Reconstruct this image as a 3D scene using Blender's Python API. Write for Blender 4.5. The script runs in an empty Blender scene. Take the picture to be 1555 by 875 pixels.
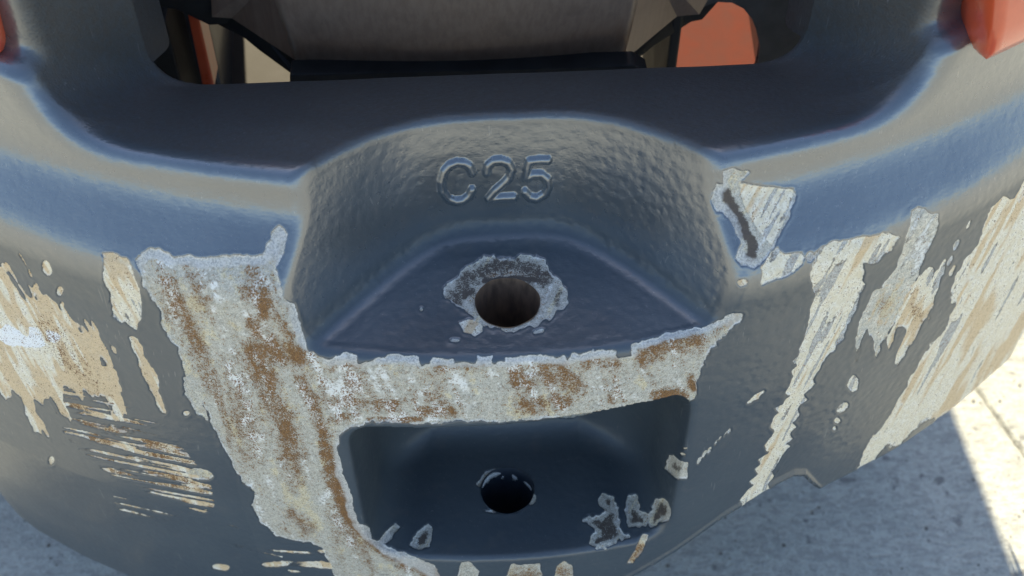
import bpy, bmesh, math, random, time
import numpy as np
from mathutils import Vector, Matrix
T0 = time.time()
R = math.radians
rng = np.random.default_rng(7)
random.seed(7)
scene = bpy.context.scene
COL = scene.collection

# ------------------------------------------------------------------ camera
PITCH, YAW, FPX = R(48), math.atan(-.06), 1750.0
fw = np.array([0, math.cos(PITCH), -math.sin(PITCH)])
up = np.array([0, math.sin(PITCH), math.cos(PITCH)])
rt = np.array([1.0, 0, 0])
CAM = -.75*fw + up*(22/FPX*.75); CAM[0] = .003
RZ = np.array([[math.cos(YAW), -math.sin(YAW), 0], [math.sin(YAW), math.cos(YAW), 0], [0, 0, 1]])
fw, up, rt, CAM = RZ@fw, RZ@up, RZ@rt, RZ@CAM
cam_d = bpy.data.cameras.new('camera'); cam = bpy.data.objects.new('camera', cam_d); COL.objects.link(cam)
cam.location = CAM
m3 = Matrix((rt, up, -fw)).transposed()
cam.rotation_euler = m3.to_euler()
cam_d.sensor_width = 36; cam_d.lens = 36*FPX/1555
cam_d.clip_start = .02; cam_d.clip_end = 500
cam_d.dof.use_dof = True; cam_d.dof.focus_distance = .80; cam_d.dof.aperture_fstop = 6.5
scene.camera = cam

# ------------------------------------------------------------------ sky, sun, exposure
SUN_EL, SUN_AZ_X, SUN_AZ_Y = R(50), -.07, .99        # behind the truck, a touch to the left
world = bpy.data.worlds.new('World'); scene.world = world; world.use_nodes = True
nt = world.node_tree; bg = nt.nodes['Background']
sky = nt.nodes.new('ShaderNodeTexSky'); sky.sky_type = 'NISHITA'; sky.sun_disc = False
az = math.atan2(SUN_AZ_X, SUN_AZ_Y)
sky.sun_elevation = SUN_EL; sky.sun_rotation = az
sky.air_density = 1.0; sky.dust_density = 1.0; sky.ozone_density = 0.45
nt.links.new(sky.outputs[0], bg.inputs[0]); bg.inputs[1].default_value = .108
sun_d = bpy.data.lights.new('sun', 'SUN'); sun_d.energy = 4.6; sun_d.angle = R(.6); sun_d.color = (1, .86, .60)
sun = bpy.data.objects.new('sun', sun_d); COL.objects.link(sun)
sdir = Vector((math.sin(az)*math.cos(SUN_EL), math.cos(az)*math.cos(SUN_EL), math.sin(SUN_EL)))
sun.rotation_euler = sdir.to_track_quat('Z', 'Y').to_euler()
scene.view_settings.view_transform = 'Standard'; scene.view_settings.look = 'None'
scene.view_settings.exposure = 1.6; scene.view_settings.gamma = 1

# ------------------------------------------------------------------ helpers
def link(o, parent=None):
    COL.objects.link(o)
    if parent: o.parent = parent
    return o
def mesh_obj(name, verts, faces, mat, parent=None, smooth=False):
    me = bpy.data.meshes.new(name); me.from_pydata([tuple(map(float, v)) for v in verts], [], faces); me.update()
    if smooth: me.polygons.foreach_set('use_smooth', [True]*len(me.polygons))
    me.materials.append(mat)
    return link(bpy.data.objects.new(name, me), parent)
def bm_obj(name, bm, mat, parent=None, smooth=True):
    bmesh.ops.recalc_face_normals(bm, faces=bm.faces)
    me = bpy.data.meshes.new(name); bm.to_mesh(me); bm.free()
    me.polygons.foreach_set('use_smooth', [smooth]*len(me.polygons))
    me.materials.append(mat)
    return link(bpy.data.objects.new(name, me), parent)
def grid_faces(nu, nv, base=0, close=False):
    f = []
    for i in range(nu-1):
        for j in range(nv-1 if not close else nv):
            k = (j+1) % nv
            f.append((base+i*nv+j, base+(i+1)*nv+j, base+(i+1)*nv+k, base+i*nv+k))
    return f
def ray(px, py): return fw+rt*(px-777.5)/FPX-up*(py-437.5)/FPX
def on_y(px, py, y): r = ray(px, py); return CAM+r*(y-CAM[1])/r[1]

# ------------------------------------------------------------------ materials
def new_mat(name):
    m = bpy.data.materials.new(name); m.use_nodes = True
    return m, m.node_tree, m.node_tree.nodes['Principled BSDF']
class N:
    """small wrapper for building node graphs"""
    def __init__(s, nt): s.nt = nt
    def n(s, t, **kw):
        nd = s.nt.nodes.new(t)
        for k, v in kw.items(): setattr(nd, k, v)
        return nd
    def put(s, sock, v):
        if isinstance(v, bpy.types.NodeSocket): s.nt.links.new(v, sock)
        else: sock.default_value = v
    def math(s, op, a, b=0.0, c=None, clamp=False):
        nd = s.n('ShaderNodeMath', operation=op, use_clamp=clamp); s.put(nd.inputs[0], a); s.put(nd.inputs[1], b)
        if c is not None: s.put(nd.inputs[2], c)
        return nd.outputs[0]
    def step(s, x, lo, hi):
        nd = s.n('ShaderNodeMapRange', interpolation_type='SMOOTHSTEP'); s.put(nd.inputs[0], x)
        nd.inputs[1].default_value = lo; nd.inputs[2].default_value = hi
        return nd.outputs[0]
    def remap(s, x, a, b, c, d):
        nd = s.n('ShaderNodeMapRange'); s.put(nd.inputs[0], x)
        for i, v in enumerate((a, b, c, d)): nd.inputs[1+i].default_value = v
        return nd.outputs[0]
    def mix(s, f, a, b):
        nd = s.n('ShaderNodeMix', data_type='RGBA'); s.put(nd.inputs[0], f)
        s.put(nd.inputs[6], a if isinstance(a, bpy.types.NodeSocket) else (*a, 1)); s.put(nd.inputs[7], b if isinstance(b, bpy.types.NodeSocket) else (*b, 1))
        return nd.outputs[2]
    def attr(s, name): return s.n('ShaderNodeAttribute', attribute_name=name).outputs['Fac']
    def noise(s, vec, scale, detail=3, rough=.55, dist=0.0):
        nd = s.n('ShaderNodeTexNoise'); s.put(nd.inputs['Vector'], vec); nd.inputs['Scale'].default_value = scale
        nd.inputs['Detail'].default_value = detail; nd.inputs['Roughness'].default_value = rough; nd.inputs['Distortion'].default_value = dist
        return nd.outputs[0]
    def vor(s, vec, scale, feature='F1'):
        nd = s.n('ShaderNodeTexVoronoi', feature=feature); s.put(nd.inputs['Vector'], vec); nd.inputs['Scale'].default_value = scale
        return nd.outputs[0]
    def mapping(s, vec, scale=(1, 1, 1), rot=(0, 0, 0)):
        nd = s.n('ShaderNodeMapping'); s.put(nd.inputs[0], vec); nd.inputs['Scale'].default_value = scale; nd.inputs['Rotation'].default_value = rot
        return nd.outputs[0]
    def bump(s, h, strength, dist, normal=None):
        nd = s.n('ShaderNodeBump'); s.put(nd.inputs['Height'], h); nd.inputs['Strength'].default_value = strength; nd.inputs['Distance'].default_value = dist
        if normal is not None: s.put(nd.inputs['Normal'], normal)
        return nd.outputs[0]

def cast_material():
    """slate grey paint over cast iron, worn through to filler, primer and rust where the attributes say so"""
    m, nt, bs = new_mat('worn_slate_paint'); g = N(nt)
    P = g.n('ShaderNodeNewGeometry').outputs['Position']
    sd, cream, rust, dark, rough_a, tone, matte, rim = (g.attr(k) for k in ('bare', 'cream', 'rust', 'dark', 'pebble', 'tone', 'matte', 'rim'))
    n1 = g.noise(P, 980, 3, .7); n2 = g.noise(P, 260, 4, .6); n3 = g.noise(P, 70, 3, .55); n4 = g.noise(P, 2200, 2, .6); n5 = g.noise(P, 14, 2, .5)
    sdw = g.math('ADD', sd, g.math('ADD', g.math('MULTIPLY', g.math('SUBTRACT', n1, .5), 1.8), g.math('MULTIPLY', g.math('SUBTRACT', n2, .5), 2.6)))
    inside = g.step(sdw, -.5, .5)
    # --- paint
    paint = g.mix(g.step(n5, .35, .7), (.040, .056, .070), (.050, .067, .080))
    paint = g.mix(g.math('MULTIPLY', g.step(n3, .55, .75), .35), paint, (.085, .088, .090))      # dust
    paint = g.mix(g.math('MULTIPLY', g.attr('dust_shade'), g.remap(n2, .3, .7, .45, .95)), paint, (.050, .044, .038))  # scoop dust, darkened below the paint to deepen the shade there
    for k_, (an, sc_) in enumerate(((62, 90), (-35, 70), (8, 80))):
        ln = g.noise(g.mapping(P, (1, 1, .06), (R(an), R(an*.4), R(an))), sc_*7, 1, .4)
        hair = g.math('MULTIPLY', g.step(ln, .735, .775), g.step(g.noise(P, 19+k_*5, 2, .5), .50, .60))
        paint = g.mix(g.math('MULTIPLY', hair, .40), paint, (.20, .205, .20))
    spk = g.step(g.noise(P, 1400, 2, .5), .74, .80)
    paint = g.mix(g.math('MULTIPLY', spk, .45), paint, (.25, .25, .24))
    # --- bare layers
    c1 = g.math('SUBTRACT', n1, .5); c2 = g.math('SUBTRACT', n2, .5); c3 = g.math('SUBTRACT', n3, .5)
    n6 = g.noise(P, 430, 3, .65); c6 = g.math('SUBTRACT', n6, .5)
    tn = g.math('ADD', tone, g.math('ADD', g.math('MULTIPLY', c2, .35), g.math('MULTIPLY', c6, .25)))
    silver = g.mix(g.step(n1, .36, .66), (.34, .315, .25), (.74, .705, .60))
    silver = g.mix(g.math('MULTIPLY', g.step(n6, .52, .66), .55), silver, (.20, .185, .15))
    ts = g.math('ADD', tone, g.math('ADD', g.math('MULTIPLY', c1, 1.5), g.math('MULTIPLY', c6, 1.5)))
    silver = g.mix(g.math('MULTIPLY', g.step(ts, .30, .62), .8), silver, g.mix(g.step(n1, .40, .60), (.50, .40, .22), (.80, .72, .50)))
    silver = g.mix(g.math('MULTIPLY', g.step(g.math('MULTIPLY', ts, -1.0), .32, .72), .85), silver, (.83, .82, .77))
    # cream primer laid bare in sheets: ochre, cream, white and grey granite-like ones with thin dark outlines
    creamc = g.mix(g.step(n2, .35, .68), (.72, .63, .45), (.86, .80, .66))
    ochre = g.mix(g.step(n1, .36, .64), (.54, .37, .19), (.76, .58, .35))
    creamc = g.mix(g.math('MULTIPLY', g.step(tn, .15, .40), .85), creamc, ochre)
    creamc = g.mix(g.step(tn, -.30, -.27), g.mix(g.step(n1, .38, .62), (.25, .235, .205), (.68, .66, .60)), creamc)
    creamc = g.mix(g.step(g.math('ADD', cream, g.math('MULTIPLY', c2, .5)), 1.22, 1.34), creamc, (.84, .84, .82))
    base = g.mix(g.step(g.math('ADD', cream, g.math('MULTIPLY', c2, .8)), .35, .65), silver, creamc)
    ol = g.math('SUBTRACT', 1.0, g.step(g.math('ABSOLUTE', g.math('ADD', tn, .285)), .012, .045))
    ol = g.math('MULTIPLY', g.math('MULTIPLY', ol, g.step(n3, .42, .55)), g.step(cream, .3, .5))
    base = g.mix(g.math('MULTIPLY', ol, .7), base, (.10, .085, .07))
    ru = g.math('ADD', rust, g.math('ADD', g.math('MULTIPLY', c1, 4.6), g.math('MULTIPLY', c2, 1.5)))
    rustc = g.mix(g.step(n4, .35, .65), (.060, .031, .012), (.34, .165, .05))
    base = g.mix(g.math('MULTIPLY', g.step(rust, .06, .3), g.step(c1, .03, .09)), base, (.78, .66, .42))
    base = g.mix(g.step(ru, .42, .60), base, rustc)
    da = g.math('ADD', dark, g.math('ADD', g.math('MULTIPLY', c1, 1.6), g.math('MULTIPLY', c2, .8)))
    base = g.mix(g.step(da, .42, .6), base, g.mix(n1, (.035, .028, .022), (.14, .11, .085)))
    rw = g.math('ADD', 2.5, g.math('MULTIPLY', rim, 15.0))
    rimw = g.math('SUBTRACT', 1.0, g.step(g.math('DIVIDE', g.math('ADD', sdw, g.math('MULTIPLY', c6, 6.0)), rw), .65, 1.25))
    rimw = g.math('MULTIPLY', g.math('MULTIPLY', rimw, g.remap(cream, 0, 1, .92, .0)), g.math('MAXIMUM', rim, g.math('MULTIPLY', g.step(n3, .48, .62), .7)))
    rimc = g.mix(g.step(n1, .36, .62), (.31, .305, .285), (.68, .665, .62))
    base = g.mix(rimw, base, rimc)
    edge = g.math('MULTIPLY', g.step(sdw, -.3, .4), g.math('SUBTRACT', 1.0, g.step(sdw, .8, 2.4)))
    base = g.mix(g.math('MULTIPLY', g.math('MULTIPLY', edge, g.step(g.noise(P, 120, 3, .6), .48, .60)), .45), base, (.80, .79, .75))
    edge_shade = g.math('MULTIPLY', g.step(sdw, -2.2, -.6), g.math('SUBTRACT', 1.0, inside))  # dark line painted just outside each chip edge as its shadow
    paint = g.mix(g.math('MULTIPLY', g.math('MULTIPLY', edge_shade, g.step(n6, .46, .56)), .6), paint, (.018, .018, .018))
    col = g.mix(inside, paint, base)
    g.put(bs.inputs['Base Color'], col)
    rg = g.mix(inside, g.mix(matte, (.30, .30, .30), (.58, .58, .58)), (.75, .75, .75))
    rr = g.math('ADD', g.n('ShaderNodeSeparateColor').outputs[0], 0)
    sep = [n for n in nt.nodes if n.type == 'SEPARATE_COLOR'][0]; nt.links.new(rg, sep.inputs[0])
    g.put(bs.inputs['Roughness'], g.math('ADD', rr, g.math('MULTIPLY', g.math('SUBTRACT', n2, .5), .18)))
    bs.inputs['IOR'].default_value = 1.55; bs.inputs['Coat IOR'].default_value = 2.15
    g.put(bs.inputs['Coat Weight'], g.math('MULTIPLY', g.math('SUBTRACT', 1.0, inside), g.math('SUBTRACT', 1.0, matte))); bs.inputs['Coat Roughness'].default_value = .25
    # --- relief: orange peel of the paint, sand-cast pebbles, gritty bare metal
    peel = g.math('MULTIPLY', g.noise(P, 190, 2, .5), .17)
    fine = g.math('MULTIPLY', g.noise(g.mapping(P, (.5, 1, 1)), 700, 2, .5), g.remap(g.attr('dust_shade'), 0, 1, .12, .50))
    peb = g.math('MULTIPLY', g.math('MULTIPLY', g.vor(g.mapping(P, (1, 1, 1.0)), 165, 'SMOOTH_F1'), rough_a), 1.1)
    hp = g.math('ADD', peel, g.math('ADD', fine, peb))
    hb = g.math('ADD', g.math('MULTIPLY', n1, .45), g.math('ADD', g.math('MULTIPLY', n2, .6), g.math('MULTIPLY', g.math('MULTIPLY', g.step(tn, -.31, -.27), g.step(cream, .3, .5)), .5)))
    mixh = g.n('ShaderNodeMix', data_type='FLOAT'); g.put(mixh.inputs[0], inside); g.put(mixh.inputs[2], hp); g.put(mixh.inputs[3], hb)
    h = g.math('SUBTRACT', mixh.outputs[0], g.math('MULTIPLY', g.step(sdw, -1.0, 1.2), .5))
    b = g.bump(h, .75, .0010)
    g.put(bs.inputs['Normal'], b); g.put(bs.inputs['Coat Normal'], b)
    return m

def simple_mat(name, c1, c2, rough=.5, scale=120, stretch=(1, 1, 1), metal=0.0, bump=.0004, coat=0.0):
    m, nt, bs = new_mat(name); g = N(nt)
    P = g.n('ShaderNodeNewGeometry').outputs['Position']
    Q = g.mapping(P, stretch)
    n = g.noise(Q, scale, 4, .6); n2 = g.noise(P, scale*.2, 3, .6)
    col = g.mix(g.step(n, .3, .7), c1, c2)
    g.put(bs.inputs['Base Color'], g.mix(g.math('MULTIPLY', g.step(n2, .5, .75), .4), col, tuple(.7*x for x in c1)))
    g.put(bs.inputs['Roughness'], g.remap(n, 0, 1, rough-.1, rough+.12))
    bs.inputs['Metallic'].default_value = metal; bs.inputs['Coat Weight'].default_value = coat; bs.inputs['Coat Roughness'].default_value = .12
    g.put(bs.inputs['Normal'], g.bump(n, .6, bump))
    return m

def concrete_mat():
    m, nt, bs = new_mat('broomed_concrete'); g = N(nt)
    P = g.n('ShaderNodeNewGeometry').outputs['Position']
    B = g.mapping(P, (.42, 1, 1), (0, 0, R(4)))
    n1 = g.noise(B, 190, 3, .6); n2 = g.noise(P, 300, 3, .6); n3 = g.noise(P, 22, 4, .6); n4 = g.noise(P, 3, 3, .5)
    c = g.mix(g.step(n3, .3, .7), (.30, .315, .29), (.38, .39, .355))
    c = g.mix(g.math('MULTIPLY', g.step(n1, .44, .62), .55), c, (.19, .19, .18))
    c = g.mix(g.math('MULTIPLY', g.step(g.noise(P, 130, 3, .65), .50, .64), .45), c, (.46, .475, .43))
    c = g.mix(g.math('MULTIPLY', g.step(n2, .56, .68), .6), c, (.15, .15, .145))
    c = g.mix(g.math('MULTIPLY', g.step(g.noise(P, 55, 3, .6), .63, .70), .75), c, (.12, .12, .12))
    c = g.mix(g.math('MULTIPLY', g.step(n4, .5, .75), .25), c, (.26, .255, .235))
    g.put(bs.inputs['Base Color'], c); bs.inputs['Roughness'].default_value = .9
    g.put(bs.inputs['Normal'], g.bump(g.math('ADD', g.math('MULTIPLY', n1, 1.0), g.math('MULTIPLY', n2, .8)), .9, .0025))
    return m

M_CAST = cast_material()
M_CONC = concrete_mat()
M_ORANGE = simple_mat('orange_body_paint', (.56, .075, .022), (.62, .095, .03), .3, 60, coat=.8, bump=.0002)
M_ORANGE_IN = simple_mat('darkened_orange_paint', (.095, .013, .004), (.125, .018, .006), .85, 60, bump=.0003)  # body orange darkened in colour to hold down the sun in the bay
M_STEEL = simple_mat('reflection_tinted_steel', (.24, .155, .105), (.31, .21, .145), .35, 200, (1, 1, .08), .1, .00012)  # brown base colour stands for orange bodywork mirrored in the steel
M_PLATE = simple_mat('darkened_grey_plate', (.024, .022, .019), (.03, .028, .024), .6, 40)  # grey darkened in place of the shade the plates lack
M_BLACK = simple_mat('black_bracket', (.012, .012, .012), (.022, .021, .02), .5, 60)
M_DARKGREY = simple_mat('dark_grey_bracket', (.06, .058, .055), (.09, .088, .085), .5, 60)
M_HOOD = simple_mat('brown_hood_bounce', (.075, .055, .045), (.10, .07, .055), .6, 60)  # brown picked for the bounce it throws into the scoop
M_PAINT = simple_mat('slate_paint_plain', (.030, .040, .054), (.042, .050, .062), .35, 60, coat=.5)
M_BORE = simple_mat('grimy_bore_steel', (.14, .095, .07), (.28, .18, .12), .42, 160, (1, 1, .3), .3, .0004)

# ------------------------------------------------------------------ shape of the casting
def smax(a, b, k):
    h = np.clip(.5+.5*(a-b)/k, 0, 1)
    return b+(a-b)*h+k*h*(1-h)
PZ = np.array([-.60, -.45, -.40, -.34, -.28, -.20, -.12, -.058, 0, .030, .043, .077, .090, .15, .22, .35])
PY = np.array([.03, -.036, -.050, -.058, -.062, -.0645, -.0615, -.056, -.0475, -.0465, -.0435, -.0095, -.0045, .002, .012, .03])
_zz = np.linspace(-.6, .35, 400); _yy = np.interp(_zz, PZ, PY)
_k = np.hanning(15); _k /= _k.sum(); _yy = np.convolve(np.pad(_yy, 7, mode='edge'), _k, 'valid')
def skin_y(x, z):
    ax = np.abs(x)
    s = x*x/1.12 + 30*np.clip(ax-.46, 0, None)**2 - .13*np.clip(-x-.2, 0, .25)*np.clip(-z/.2, 0, 1)
    return np.interp(z, _zz, _yy)+s
def skin_slope(x): return x/.56 + np.sign(x)*60*np.clip(np.abs(x)-.46, 0, None)
BX = np.array([-.7, -.45, -.3, -.15, 0, .06, .10, .13, .165, .20, .218, .229, .239, .252, .35, .45, .6])
BZ = np.array([-.44, -.43, -.40, -.35, -.32, -.30, -.275, -.25, -.215, -.196, -.193, -.200, -.218, -.241, -.25, -.26, -.28])
def wall_y(x, z):   # plan outline of the upper pocket's back wall
    c = .055+.22*np.clip(z, 0, .12)
    xx = np.abs(x-.002)
    return .0665+.10*z-1.25*((xx**4+c**4)**.25-c)
HOLE1, HOLE2, HR = (0, 0), (-.001, -.003), .0212
Z2 = -.222
def sdf(x, y, z, parts=False):
    o = (skin_y(x, z)-y)/np.sqrt(1.12+skin_slope(x)**2)
    # scoop round the opening
    zb = .109-.10*y-1.15*np.clip(y, 0, .3)**2
    xs = .223+.80*np.clip(.152-y, -.0, .5)
    air = smax((zb-z)*.93, (np.abs(x+.009)-xs)*.80, .030+.045*np.clip((.145-y)/.07, 0, 1))
    d = smax(o, -air, .013)
    # shoulder ledge
    led = smax(.141-z, (y-(x*x/1.12+.024)), .01)
    d = smax(d, -led, .012)
    # upper pocket
    p1 = smax(-z, (y-wall_y(x, z))*.78, .014)
    d1 = smax(d, -p1, .0075)
    # lower pocket
    xc = .006; hw = .1125+.10*(z-Z2)*.25
    dep = np.clip(y+.05, 0, .2)
    q = smax(Z2-z, np.abs(x-xc)-(hw-.12*dep), .030)
    q = smax(q, y-(.060-.5*np.clip(np.abs(x)-.06, 0, None)), .03)
    ceil = (z+.060-.06*(x))*1.0
    q = smax(q, ceil, .024)
    # the air under the shelf is only reached through the skin (a drafted ceiling)
    d2 = smax(d1, -q, .006)
    d2 = smax(d2, (np.interp(x, BX, BZ)-z)*.8, .006)
    if parts: return d2, o, air, p1, q
    return d2

AL = R(47); Dv = np.array([0, -math.cos(AL), math.sin(AL)]); Tv = np.array([0, math.sin(AL), math.cos(AL)])
def axis(segs):
    a = [segs[0][0]]
    for lo, hi, st in segs:
        n = max(1, int(round((hi-lo)/st))); a += list(np.linspace(lo, hi, n+1)[1:])
    return np.array(a, dtype=np.float64)
FINE = .00074
ax_x = axis([(-.60, -.45, .004), (-.45, -.36, .0014), (-.36, .36, FINE), (.36, .50, .0011), (.50, .62, .004)])
ax_t = axis([(-.34, -.27, .002), (-.27, .105, FINE), (.105, .20, .0014), (.20, .34, .003)])
NX, NT = len(ax_x), len(ax_t)
X, TT = np.meshgrid(ax_x, ax_t, indexing='ij')
x = X.ravel().astype(np.float32); t = TT.ravel().astype(np.float32)
h = np.full(x.shape, .40, np.float32); alive = np.ones(x.shape, bool); hit = np.zeros(x.shape, bool)
idx = np.arange(len(x))
for it in range(90):
    xi, ti, hi = x[idx], t[idx], h[idx]
    d = sdf(xi, ti*Tv[1]+hi*Dv[1], ti*Tv[2]+hi*Dv[2])
    h[idx] = hi-np.clip(d*.82, -.02, .06)
    conv = np.abs(d) < 6e-5
    hit[idx[conv]] = True
    dead = h[idx] < -.62
    keep = ~(conv | dead)
    idx = idx[keep]
    if len(idx) == 0: break
hit[idx[h[idx] > -.60]] = True
print('trace', it, len(idx), time.time()-T0)
def pos(h):
    return np.stack([x, t*Tv[1]+h*Dv[1], t*Tv[2]+h*Dv[2]], 1)
V = pos(h).astype(np.float64)
# the part of the grid behind the opening is open air: drop it
rim = (V[:, 1] > .155) & (V[:, 1] < .1598) & (np.abs(V[:, 0]+.009) < .2215); V[rim, 2] += (V[rim, 1]-.155)*.25; V[rim, 1] = .155
hit &= ~((V[:, 1] > .1551) & (np.abs(V[:, 0]+.009) < .2215))
hit &= ~((V[:, 1] > .36))
def normals(V):
    G = V.reshape(NX, NT, 3)
    dx = np.gradient(G, axis=0); dt = np.gradient(G, axis=1)
    n = np.cross(dx, dt); n /= np.linalg.norm(n, axis=2, keepdims=True)+1e-12
    return n.reshape(-1, 3)
NRM = normals(V)
flip = np.sign((NRM@Dv)); NRM *= flip[:, None]

# ------------------------------------------------------------------ wear map: where the casting has lost its paint
W, H, PAD = 1700, 960, 60     # a chart of the casting's rear as seen square on to the tow pockets
class Chart:
    pass
yy, xx = np.mgrid[0:H, 0:W].astype(np.float32); xx -= PAD; yy -= 40
def vnoise(scale, seed, ang=0.0, ratio=1.0):
    """smooth value noise on the chart, may be stretched along an angle"""
    r = np.random.default_rng(seed); lat = r.random((257, 257)).astype(np.float32)
    c, s = math.cos(ang), math.sin(ang)
    u = ((xx*c+yy*s)/(scale*ratio)+300) % 256; v = ((-xx*s+yy*c)/scale+300) % 256
    i = u.astype(int); j = v.astype(int); fu = u-i; fv = v-j
    fu = fu*fu*(3-2*fu); fv = fv*fv*(3-2*fv)
    a = lat[i, j]*(1-fu)+lat[i+1, j]*fu; b = lat[i, j+1]*(1-fu)+lat[i+1, j+1]*fu
    return (a*(1-fv)+b*fv)-.5
NB = vnoise(26, 1)*1.0+vnoise(11, 2)*.7+vnoise(5, 3)*.5
NS = vnoise(9, 4)+vnoise(4, 5)*.7
BARE = np.full((H, W), -40, np.float32); CREAM = np.zeros((H, W), np.float32); RUST = np.zeros((H, W), np.float32); DARK = np.zeros((H, W), np.float32)
OWN = np.zeros((H, W), np.int16); PATCHES = []
def poly_sd(pts, pad=45):
    P = np.array(pts, np.float32)
    x0, y0 = np.maximum(P.min(0)-pad+[PAD, 40], 0).astype(int); x1, y1 = (P.max(0)+pad+[PAD, 40]).astype(int)
    sl = (slice(y0, min(y1, H)), slice(x0, min(x1, W)))
    X_, Y_ = xx[sl], yy[sl]; d = np.full(X_.shape, 1e9, np.float32); ins = np.zeros(X_.shape, bool)
    for (ax, ay), (bx, by) in zip(P, np.roll(P, -1, 0)):
        ex, ey = bx-ax, by-ay; wx, wy = X_-ax, Y_-ay
        k = np.clip((wx*ex+wy*ey)/(ex*ex+ey*ey+1e-9), 0, 1)
        d = np.minimum(d, np.hypot(wx-k*ex, wy-k*ey))
        c = ((ay <= Y_) & (by > Y_)) | ((by <= Y_) & (ay > Y_))
        with np.errstate(divide='ignore', invalid='ignore'):
            ins ^= c & (X_ < ax+(Y_-ay)*ex/(ey if ey else 1e-9))
    return sl, np.where(ins, d, -d)
def line_d(pts, pad=60):
    P = np.array(pts, np.float32)
    x0, y0 = np.maximum(P.min(0)-pad+[PAD, 40], 0).astype(int); x1, y1 = (P.max(0)+pad+[PAD, 40]).astype(int)
    sl = (slice(y0, min(y1, H)), slice(x0, min(x1, W)))
    X_, Y_ = xx[sl], yy[sl]; d = np.full(X_.shape, 1e9, np.float32)
    for (ax, ay), (bx, by) in zip(P[:-1], P[1:]):
        ex, ey = bx-ax, by-ay; wx, wy = X_-ax, Y_-ay
        k = np.clip((wx*ex+wy*ey)/(ex*ex+ey*ey+1e-9), 0, 1)
        d = np.minimum(d, np.hypot(wx-k*ex, wy-k*ey))
    return sl, d
def patch(label, pts, cream=0.0, amp=5.0, extra=None, name='bare_patch', own=True, dark=0.0):
    sl, sd = poly_sd(pts)
    sd = sd+amp*NB[sl]
    if extra is not None: sd = sd+extra[sl]
    if own:
        PATCHES.append((name, label)); OWN[sl] = np.where(sd > np.maximum(BARE[sl], -1.5), len(PATCHES), OWN[sl])
    new = sd > BARE[sl]
    CREAM[sl] = np.where(new & (sd > -3), cream, CREAM[sl])
    if dark: DARK[sl] = np.maximum(DARK[sl], dark*np.clip(sd/8-.35, 0, 1))
    BARE[sl] = np.maximum(BARE[sl], sd)
def soft(arr, pts, r, val, line=True):
    sl, d = line_d(pts, r*2+20)
    d = d+NB[sl]*r*.55
    arr[sl] = np.maximum(arr[sl], val*np.clip(1.35-d/(r*1.15), 0, 1))
def blob(label, cx, cy, rx, ry, ang=0, cream=1.0, amp=2.5, own=True, dark=0.0):
    a = R(ang); p = [(cx+math.cos(q)*rx*math.cos(a)-math.sin(q)*ry*math.sin(a), cy+math.cos(q)*rx*math.sin(a)+math.sin(q)*ry*math.cos(a)) for q in np.linspace(0, 2*math.pi, 12, endpoint=False)]
    patch(label, p, cream, amp, own=own, dark=dark)
MAIN = [(205,395),(227,376),(250,382),(263,389),(309,391),(368,389),(398,385),(411,356),(424,341),(437,356),(431,385),(421,408),(426,431),(434,458),(447,461),(460,497),(467,533),
 (500,545),(508,541),(525,535),(543,540),(545,553),(556,548),(590,540),(638,540),(641,556),(652,552),(655,543),(687,544),(690,554),(722,552),(725,541),(748,540),(750,552),(765,548),(765,541),(800,539),(858,541),
 (861,549),(870,536),(937,531),(938,544),(961,543),(962,525),(985,517),(1015,504),(1050,498),(1075,497),(1113,476),(1128,478),(1125,490),(1098,510),(1075,535),(1062,570),(1055,605),(1040,617),(1000,612),(930,622),(870,632),(785,640),(700,640),(555,643),
 (530,650),(517,665),(514,680),(516,700),(527,735),(536,768),(545,795),(565,817),(600,835),(655,858),(690,900),(515,900),(500,850),(487,830),(460,826),(420,813),(395,795),(382,767),(388,747),(368,735),(352,705),(328,655),(315,630),(290,596),(276,560),(268,528),(248,500),(238,468),(215,430)]
patch('large patch of scraped grey iron streaked with rust, running down the left and along the bar between the pockets', MAIN, 0.10, 5.5)
patch('small cream flake at the top left corner of the scraped area', [(158,388),(172,385),(198,394),(208,430),(213,468),(209,505),(193,490),(172,484),(170,464),(158,425)], .9, 6)
patch('cream sliver along the left edge of the scraped area', [(276,570),(286,575),(300,600),(314,625),(316,640),(300,628),(280,598)], .3, 4)
st = vnoise(8, 21, R(62), 7)*19+vnoise(4, 23, R(60), 9)*15-4.5
patch('cream streaked scrape at the left edge', [(-60,380),(0,395),(14,400),(46,455),(28,385),(40,387),(66,440),(90,462),(122,475),(150,505),(180,528),(165,560),(185,590),(196,632),(172,636),(150,606),(118,604),(100,600),(120,662),(98,640),(74,610),(60,620),(70,682),(45,660),(20,612),(-60,560)], .85, 7, st)
blob('small cream chip above the left scrape', 72, 408, 7, 12, -20); blob('tiny cream chip above the left scrape', 90, 443, 5, 8)
patch('thin cream streak beside the scraped area', [(196,512),(204,512),(225,545),(238,575),(245,602),(251,628),(240,618),(225,590),(210,555)], .85, 5)
blob('oval chip low on the left', 303, 720, 21, 8, 8, .3, 3, dark=.6); blob('small cream chip at the lower edge', 335, 861, 13, 4, 0, .8); blob('flat orange-cream chip near the lower edge', 418, 857, 20, 4, -3, .9)
blob('tiny chip', 78, 700, 4, 6, 0, .9, 1, own=False); blob('tiny chip', 283, 628, 4, 3, 0, .9, 1, own=False)
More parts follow.
